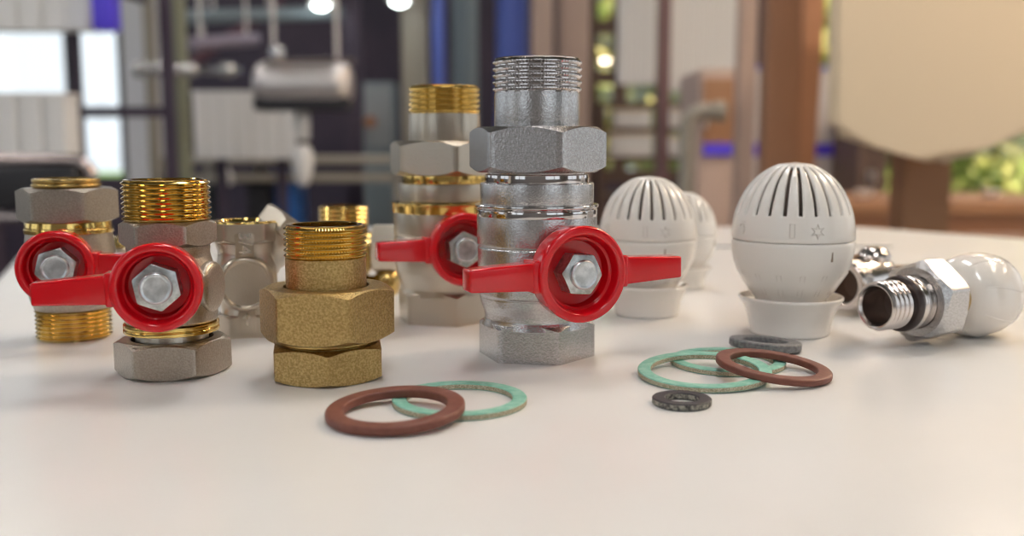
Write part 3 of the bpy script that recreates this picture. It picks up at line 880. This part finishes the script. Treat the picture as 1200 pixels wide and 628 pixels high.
def manifold():
    Y = 2.8
    t = thing('pipe_manifold', 'chrome manifold pipe with a row of ball fittings on the riser pipes', 'pipe')  # pipe manifold: one chrome pipe carrying ball fittings
    za = P(200, 82, Y).z; xa, xb = P(156, 82, Y).x, P(284, 82, Y).x
    b = MB(1.0); b.tube([(xa, Y, za), (xb, Y, za)], .011, segs=14); b.build('bar', W_['chrome'], t)
    for px in (164, 178, 192, 206, 222, 266):
        x = P(px, 82, Y).x
        b = MB(1.0); b.lathe(fil([(0, -.022), (.014, -.022), (.022, -.008), (.022, .008), (.014, .022), (0, .022)], .006), segs=20, X=Matrix.Translation((x, Y, za)) @ Matrix.Rotation(pi / 2, 4, 'Y')); b.build('ball_fitting', W_['chrome'], t)
manifold()

# suspended steel tank with a filter below
def tank():
    Y = 2.7
    t = thing('water_tank', 'stainless steel tank hanging from rods, dark band along its underside', 'tank')
    a, c = P(292, 95, Y), P(408, 95, Y); zt, zb = P(300, 68, Y).z, P(300, 126, Y).z
    r = (zt - zb) / 2; L = c.x - a.x
    X = Matrix.Translation(((a.x + c.x) / 2, Y + r, (zt + zb) / 2)) @ Matrix.Rotation(pi / 2, 4, 'Y')
    b = MB(1.0); b.lathe(fil([(0, -L / 2), (r * .75, -L / 2, .02), (r, -L / 2 + .03, .03), (r, L / 2 - .03, .03), (r * .75, L / 2, .02), (0, L / 2)], .02), segs=48, X=X); b.build('shell', W_['steel'], t)
    b = MB(1.0)
    b.box(((a.x + c.x) / 2, Y + r, zb + .012), (L * .98, r * 1.6, .04), bevel=.012); b.build('cradle', W_['black'], t)
    for k in (-.3, .35):
        b = MB(1.0); b.tube([((a.x + c.x) / 2 + L * k, Y + r, zt - .005), ((a.x + c.x) / 2 + L * k, Y + r, HZ - .01)], .006, segs=8); b.build('hanger_rod', W_['steel'], t)
    b = MB(1.0); zz = P(300, 72, Y).z; b.tube([(P(318, 72, Y).x, Y - .02, zz), (P(418, 72, Y).x, Y - .02, zz)], .008, segs=10)
    b.tube([(P(330, 72, Y).x, Y - .02, zz), (P(330, 72, Y).x, Y + r, zz)], .006, segs=8); b.build('side_rail', W_['tube'], t)
    b = MB(1.0); b.lathe(fil([(0, 0), (.016, 0), (.02, .02), (.02, .045), (0, .05)], .004), segs=20, X=Matrix.Translation((P(322, 72, Y).x, Y + .03, zt - .012))); b.build('filler_cap', W_['chrome'], t)
    Y = 2.75
    x = P(350, 150, Y).x; z = lambda r: P(350, r, Y).z; y = Y + .04
    X = Matrix.Translation((x, y, 0))
    b = MB(1.0); b.lathe(fil([(0, z(164)), (.022, z(164)), (.024, z(140)), (.018, z(124)), (0, z(122))], .006), segs=28, X=X); b.build('filter_head', W_['white'], t)
    b = MB(1.0); b.lathe(fil([(0, z(171)), (.015, z(171)), (.015, z(162)), (0, z(162))], .002), segs=24, X=X); b.build('filter_collar', W_['black'], t)
    b = MB(1.0); b.lathe(fil([(0, z(219)), (.014, z(218), .01), (.026, z(205), .02), (.031, z(190), .02), (.030, z(178), .02), (.018, z(169), .01), (0, z(169))], .01), segs=28, X=X); b.build('filter_cup', W_['white'], t)
    b = MB(1.0); b.tube([(x, y, z(124)), (x, y + .02, z(112))], .008, segs=8); b.build('filter_inlet', W_['steel'], t)
tank()

# workbench with a few things on and under it
def bench():
    Y = 3.6
    t = thing('workbench', 'pale tube framed workbench behind the pipe fittings', 'bench')
    zt = P(300, 184, Y).z; xa, xb = P(186, 184, Y).x, P(470, 184, Y).x
    b = MB(1.0); b.box(((xa + xb) / 2, Y + .3, zt - .012), (xb - xa, .6, .024), bevel=.004); b.build('bench_top', W_['beige'], t)
    b = MB(1.0); b.box(((xa + xb) / 2, Y + .02, zt - .075), (xb - xa, .03, .03), bevel=.004); b.build('front_rail', W_['beige'], t)
    for px in (190, 258, 466):
        for dy in (.02, .56):
            x = P(px, 184, Y).x
            b = MB(1.0); b.box((x, Y + dy, (zt - .024) / 2), (.03, .03, zt - .024), bevel=.003); b.build('leg', W_['beige'], t)
    b = MB(1.0); b.box(((xa + xb) / 2, Y + .3, .52), (xb - xa - .04, .54, .02)); b.build('lower_shelf', W_['dark'], t)
    return zt, Y
bz, bY = bench()
def bin_(label, px0, px1, r0, Y, m):
    t = thing('storage_bin', label, 'bin')
    a, c = P(px0, 200, Y).x, P(px1, 200, Y).x; zt = P(300, r0, Y).z
    b = MB(1.0); b.box(((a + c) / 2, Y + .1, (zt + .53) / 2), (c - a, .2, zt - .53), bevel=.006); b.build('body', m, t)
    b = MB(1.0); b.box(((a + c) / 2, Y + .1, zt + .005), (c - a + .012, .212, .014), bevel=.004); b.build('rim', m, t)
bin_('tall blue bin under the workbench, beneath the white water filter', 322, 346, 204, 3.65, W_['blue2'])
bin_('black bin under the workbench next to the blue one', 288, 316, 216, 3.65, W_['black'])
bin_('grey bin under the workbench by the thin legs', 216, 242, 222, 3.70, W_['teal'])
def flask():
    t = thing('hanging_flask', 'small round white flask hanging at the bench rail', 'bottle')
    q = P(265, 208, 3.57)
    b = MB(1.0); b.lathe(fil([(0, -.028), (.02, -.026), (.028, -.01), (.026, .012), (.012, .026), (.008, .05), (0, .05)], .01), segs=24, X=Matrix.Translation(q)); b.build('body', W_['white'], t)
    b = MB(1.0); b.lathe(fil([(0, .048), (.010, .048), (.010, .075), (0, .075)], .002), segs=20, X=Matrix.Translation(q)); b.build('stopper', W_['black'], t)
flask()

# control cabinet, columns and pipes at the back
def panel():
    Y = 4.6
    t = thing('electrical_cabinet', 'grey blue cabinet with one rusty brown dial, right of the steel tank', 'cabinet')
    b = MB(1.0); blk(b, 424, 462, 96, 250, Y, .2, bevel=.01, z0=0); b.build('body', W_['teal'], t)
    b = MB(1.0); blk(b, 427, 459, 100, 172, Y - .012, .02, bevel=.005); b.build('door', std('door_grey', (.34, .36, .38), .45), t)
    q = P(434, 143, Y - .02)
    b = MB(1.0); b.lathe(fil([(0, 0), (.030, 0), (.026, .02), (0, .02)], .004), segs=28, X=Matrix.Translation(q) @ Matrix.Rotation(pi / 2, 4, 'X')); b.build('dial', W_['brown'], t)
panel()
post('steel_column', 'dark column left of the grey blue cabinet', 405, 424, 4.4, W_['dark'], cat='column')
post('service_column', 'beige column behind the brass thread of the rear valve', 472, 501, 4.5, W_['beige'], cat='column')
post('water_pipe', 'slim bright blue pipe beside the beige column', 507, 522, 4.4, W_['blue'], round_=True, cat='pipe')
post('water_pipe', 'thick blue pipe behind the chrome thread', 581, 619, 4.5, W_['blue'], round_=True, cat='pipe')
post('service_column', 'brownish column right of the thick blue pipe', 623, 648, 4.4, W_['pinkbeige'], cat='column')
post('service_column', 'brownish column against the edge of the green window', 654, 690, 4.6, W_['pinkbeige'], cat='column')
post('vent_stack', 'grey vent stack between the slim and thick blue pipes', 530, 560, 5.2, W_['teal'], round_=True, cat='pipe')
post('service_column', 'thin reddish post between the two hanging white radiators', 771, 784, 3.5, std('reddish_post', (.20, .11, .11), .5), cat='post')
post('service_column', 'pinkish post left of the wide brown columns', 863, 884, 2.5, W_['pinkbeige'], cat='post')

# overhead pipes of the dark ceiling zone
def overhead(label, px0, r0, px1, r1, Y, rad, m):
    t = thing('overhead_pipe', label, 'pipe')
    a, c = P(px0, r0, Y), P(px1, r1, Y + .3)
    b = MB(1.0); b.tube([a, c], rad, segs=14); b.build('pipe', m, t)
    for k in (.15, .85):
        q = a.lerp(c, k); b = MB(1.0); b.tube([(q.x, q.y, q.z + rad * .8), (q.x, q.y, HZ - .01)], .006, segs=8); b.build('hanger_rod', W_['steel'], t)
overhead('grey overhead pipe nearest the top of the dark zone', 218, 20, 420, 14, 4.2, .03, W_['teal'])
overhead('lilac grey overhead pipe lower in the dark zone', 222, 52, 300, 46, 4.0, .028, std('lilac_pipe', (.26, .22, .28), .45))
overhead('sloping dark red overhead pipe over the steel tank', 222, 76, 330, 2, 4.6, .022, std('dark_red_pipe', (.13, .05, .07), .5))
def spot(label, px, r, Y):
    q = P(px, r, Y)
    t = thing('pendant_lamp', label, 'lamp', q)
    b = MB(1.0); b.lathe(fil([(.01, .09), (.03, .085), (.05, 0), (.044, 0), (.02, .08)], .004), segs=28, closed=True); b.build('lamp_shade', W_['white'], t)
    b = MB(1.0); b.lathe(fil([(0, -.02), (.03, -.012), (.036, .01), (.02, .05), (0, .06)], .01), segs=24); b.build('bulb', emis('bulb_glow', (.9, 1, .98), 14), t)
    b = MB(1.0); b.tube([(0, 0, .08), (0, 0, HZ - q.z - .01)], .003, segs=6); b.build('cord', W_['black'], t)
spot('small lit pendant lamp above the steel tank', 376, 6, 4.3)
spot('small lit pendant lamp near the top of the beige column', 468, 2, 4.3)

# right hand half
def cabinet():
    Y = 3.0
    t = thing('boiler_cabinet', 'beige cabinet with a brown front, below the wide white radiator', 'cabinet')
    b = MB(1.0); blk(b, 818, 866, 80, 250, Y, .35, bevel=.012, z0=0); b.build('carcass', W_['pinkbeige'], t)
    b = MB(1.0); blk(b, 824, 860, 92, 182, Y - .012, .02, bevel=.004); b.build('door', W_['brown2'], t)
    b = MB(1.0); blk(b, 824, 860, 168, 182, Y - .016, .014); b.build('blue_stripe', W_['violet'], t)
    b = MB(1.0); blk(b, 826, 830, 120, 150, Y - .03, .02, bevel=.002); b.build('handle', W_['steel'], t)
cabinet()
def pipe_loop():
    Y = 2.5
    t = thing('pipe_bend', 'beige pipe bent over at the top, in front of the brown cabinet', 'pipe')
    xa, xb = P(806, 130, Y).x, P(838, 130, Y).x; zt = P(800, 131, Y).z; c = .035
    pts = [(xa, Y, 0.02)] + [(xa + c - c * cos(k * pi / 12), Y, zt - c + c * sin(k * pi / 12)) for k in range(7)] + [(xb, Y, zt)]
    b = MB(1.0); b.tube(pts, .020, segs=16); b.build('bent_pipe', W_['beige'], t)
    b = MB(1.0); b.tube([(xb - .005, Y, zt), (xb + .025, Y, zt)], .027, segs=16); b.build('end_cap', W_['beige'], t)
    b = MB(1.0); b.box((xa, Y, .01), (.1, .1, .02)); b.build('foot_plate', W_['dark'], t)
pipe_loop()
def shelf():
    Y = 4.9
    t = thing('storage_shelf', 'dark storage shelf with white boxes before the green window', 'shelf')
    xa, xb = P(706, 150, Y).x, P(812, 150, Y).x
    zs = [P(700, r, Y).z for r in (122, 152, 186, 230)]
    for x in (xa, xb):
        b = MB(1.0); b.box((x, Y + .15, (zs[0] + .01) / 2), (.03, .3, zs[0] + .01)); b.build('side_panel', W_['frame_br'], t)
    for z in zs + [.3]:
        b = MB(1.0); b.box(((xa + xb) / 2, Y + .15, z), (xb - xa - .03, .3, .02)); b.build('shelf_board', W_['frame_br'], t)
    def boxx(lab, p0, p1, r0, r1):
        k = thing('storage_box', lab, 'box')
        z = P(700, r1, Y).z + .0102 ; zt = P(700, r0, Y).z
        a, c = P(p0, 150, Y).x, P(p1, 150, Y).x
        b = MB(1.0); b.box(((a + c) / 2, Y + .12, (z + zt) / 2), (c - a, .2, zt - z), bevel=.008); b.build('body', W_['white'], k)
        b = MB(1.0); b.box(((a + c) / 2, Y + .12, zt + .006), (c - a + .01, .21, .014), bevel=.004); b.build('lid', W_['cream'], k)
    boxx('wide white box on the upper dark shelf', 720, 764, 130, 152)
    boxx('white box at the right end of the upper dark shelf', 782, 802, 128, 152)
    boxx('wide white box on the lower dark shelf', 716, 766, 158, 186)
    boxx('white box at the right end of the lower dark shelf', 784, 804, 162, 186)
shelf()
def board():
    Y = 4.2
    t = thing('partition_board', 'pale partition with one blue stripe behind the brown columns', 'partition')
    b = MB(1.0); blk(b, 884, 1002, 78, 250, Y, .08, bevel=.01, z0=0); b.build('panel', std('partition_white', (.62, .56, .54), .5), t)
    b = MB(1.0); blk(b, 884, 1002, 168, 183, Y - .004, .01); b.build('blue_stripe', W_['violet'], t)
    b = MB(1.0); blk(b, 884, 1002, 76, 82, Y - .006, .092, bevel=.004); b.build('top_rail', W_['blue'], t)
board()
post('steel_column', 'wide brown column behind the nearest white thermostat head', 897, 934, 2.0, W_['brown'], cat='column')
def leaning():
    t = thing('leaning_board', 'narrow brown board leaning beside the wide brown column', 'board')
    Y = 2.32
    b = MB(1.0)
    a0, a1 = P(929, 230, Y).x, P(953, 230, Y).x; b0, b1 = P(942, 0, Y).x, P(968, 0, Y).x
    z0, z1 = P(900, 230, Y).z, P(900, 0, Y).z
    k = (2.0 - z0) / (z1 - z0); kk = (.02 - z0) / (z1 - z0)
    X = lambda a, c, q: a + (c - a) * q
    b.prism([(X(a0, b0, kk), .02), (X(a1, b1, kk), .02), (X(a1, b1, k), 2.0), (X(a0, b0, k), 2.0)], Y, Y + .04, bevel=.004)
    b.build('board', W_['brown'], t)
    b = MB(1.0); b.box((X(a0, b0, kk) + .02, Y + .02, .01), (.1, .1, .02)); b.build('foot', W_['dark'], t)
leaning()
def casing():
    Y = 1.75
    t = thing('boiler_casing', 'large cream casing with a pointed underside on a brown stand, upper right', 'appliance')
    th = radians(18); C0 = P(970, 155, Y)
    def g(px, r):
        q = P(px, r, 1.0); k = q.x; e = (q.z - TT - CAM_H)
        t_ = (k * C0.y - C0.x) / (cos(th) + k * sin(th))
        return (t_, TT + CAM_H + e * (C0.y - t_ * sin(th)))
    out = [g(973, -140), g(970, 155), g(1022, 170), g(1074, 186), g(1102, 192), g(1122, 189), g(1160, 172), g(1260, 138), g(1260, -140)]
    X = Matrix.Translation((C0.x, C0.y, 0)) @ Matrix.Rotation(-th, 4, 'Z')
    b = MB(1.0); b.prism(out, 0, .32, X=X, bevel=.018); b.build('casing', W_['cream'], t)
    b = MB(1.0); blk(b, 1060, 1112, 200, 300, Y + .08, .08, z0=.02, z1=P(1090, 180, 1.75).z); b.build('stand_post', W_['brown2'], t)
    b = MB(1.0); blk(b, 1030, 1142, 200, 300, Y - .02, .4, z0=0, z1=.02); b.build('stand_foot', W_['brown2'], t)
casing()
def sideboard():
    Y = 2.7
    t = thing('sideboard', 'long low brown sideboard under the garden window', 'cabinet')
    zt = P(1100, 236, Y).z; xa, xb = P(985, 236, Y).x, P(1290, 236, Y).x
    b = MB(1.0); b.box(((xa + xb) / 2, Y + .25, zt - .02), (xb - xa, .5, .04), bevel=.006); b.build('worktop', W_['brown2'], t)
    b = MB(1.0); b.box(((xa + xb) / 2, Y + .26, (zt - .04) / 2), (xb - xa - .04, .46, zt - .04)); b.build('carcass', W_['brown'], t)
    n = 4; w2 = (xb - xa - .04) / n
    for k in range(n):
        b = MB(1.0); b.box((xa + .02 + w2 * (k + .5), Y + .022, (zt - .06) / 2), (w2 - .015, .02, zt - .12), bevel=.004); d = b.build('door', std('door_pink', (.40, .27, .22), .5), t)
        b = MB(1.0); b.lathe(fil([(0, 0), (.012, 0), (.014, .02), (0, .024)], .004), segs=16, X=Matrix.Translation((xa + .02 + w2 * (k + .85), Y + .012, zt - .16)) @ Matrix.Rotation(pi / 2, 4, 'X')); b.build('knob', W_['steel'], d)
    for px, lab in ((1162, 'small white bowl on the brown sideboard, right of the cream casing stand'), (1012, 'small white bowl on the brown sideboard, left of the cream casing stand')):
        q = P(px, 236, Y + .2)
        k = thing('bowl', lab, 'bowl', (q.x, Y + .2, zt))
        b = MB(1.0); b.lathe(fil([(0, .004), (.012, 0), (.018, .004), (.03, .022), (.028, .023), (.014, .008), (0, .007)], .003), segs=32); b.build('dish', W_['white'], k)
        b = MB(1.0); b.lathe(fil([(0, 0), (.014, 0), (.014, .004), (0, .004)], .001), segs=24); b.build('foot_ring', W_['white'], k)
sideboard()
def cupboard():
    Y = 3.9
    t = thing('tall_cupboard', 'dark brown cupboard between the blue striped partition and the garden window', 'cupboard')
    b = MB(1.0); blk(b, 1004, 1040, 120, 250, Y, .4, bevel=.01, z0=0); b.build('carcass', W_['frame_br'], t)
    for a, c in ((1006, 1021), (1023, 1038)):
        b = MB(1.0); blk(b, a, c, 124, 268, Y - .016, .02, bevel=.003, z0=.06); d = b.build('door', W_['frame_br'], t)
        b = MB(1.0); m_ = 1019 if a < 1010 else 1025; blk(b, m_ - 1, m_ + 1, 200, 214, Y - .036, .022, bevel=.002); b.build('handle', W_['steel'], d)
cupboard()
# ------------------------------------------------------------------ world, camera
w = D.worlds.new('sky'); bpy.context.scene.world = w; w.use_nodes = True
bgn = w.node_tree.nodes['Background']
bgn.inputs['Color'].default_value = (.86, .94, 1.0, 1); bgn.inputs['Strength'].default_value = 1.3
cam = D.cameras.new('camera'); co = D.objects.new('camera', cam); COL.objects.link(co)
co.location = (0, 0, TT + CAM_H); co.rotation_euler = (pi / 2 - PITCH, 0, 0)
cam.sensor_width = 36; cam.lens = 36 * FPX / 1200; cam.clip_start = .01; cam.clip_end = 200
cam.dof.use_dof = True; cam.dof.focus_distance = .345; cam.dof.aperture_fstop = 7.2
sc = bpy.context.scene; sc.camera = co
sc.view_settings.view_transform = 'Standard'; sc.view_settings.look = 'None'
sc.view_settings.gamma = 1; sc.view_settings.use_curve_mapping = False
sc.view_settings.exposure = 0.0
sc.cycles.filter_width = 1.1; sc.cycles.max_bounces = 8; sc.cycles.use_denoising = True
sc.cycles.sample_clamp_indirect = 6
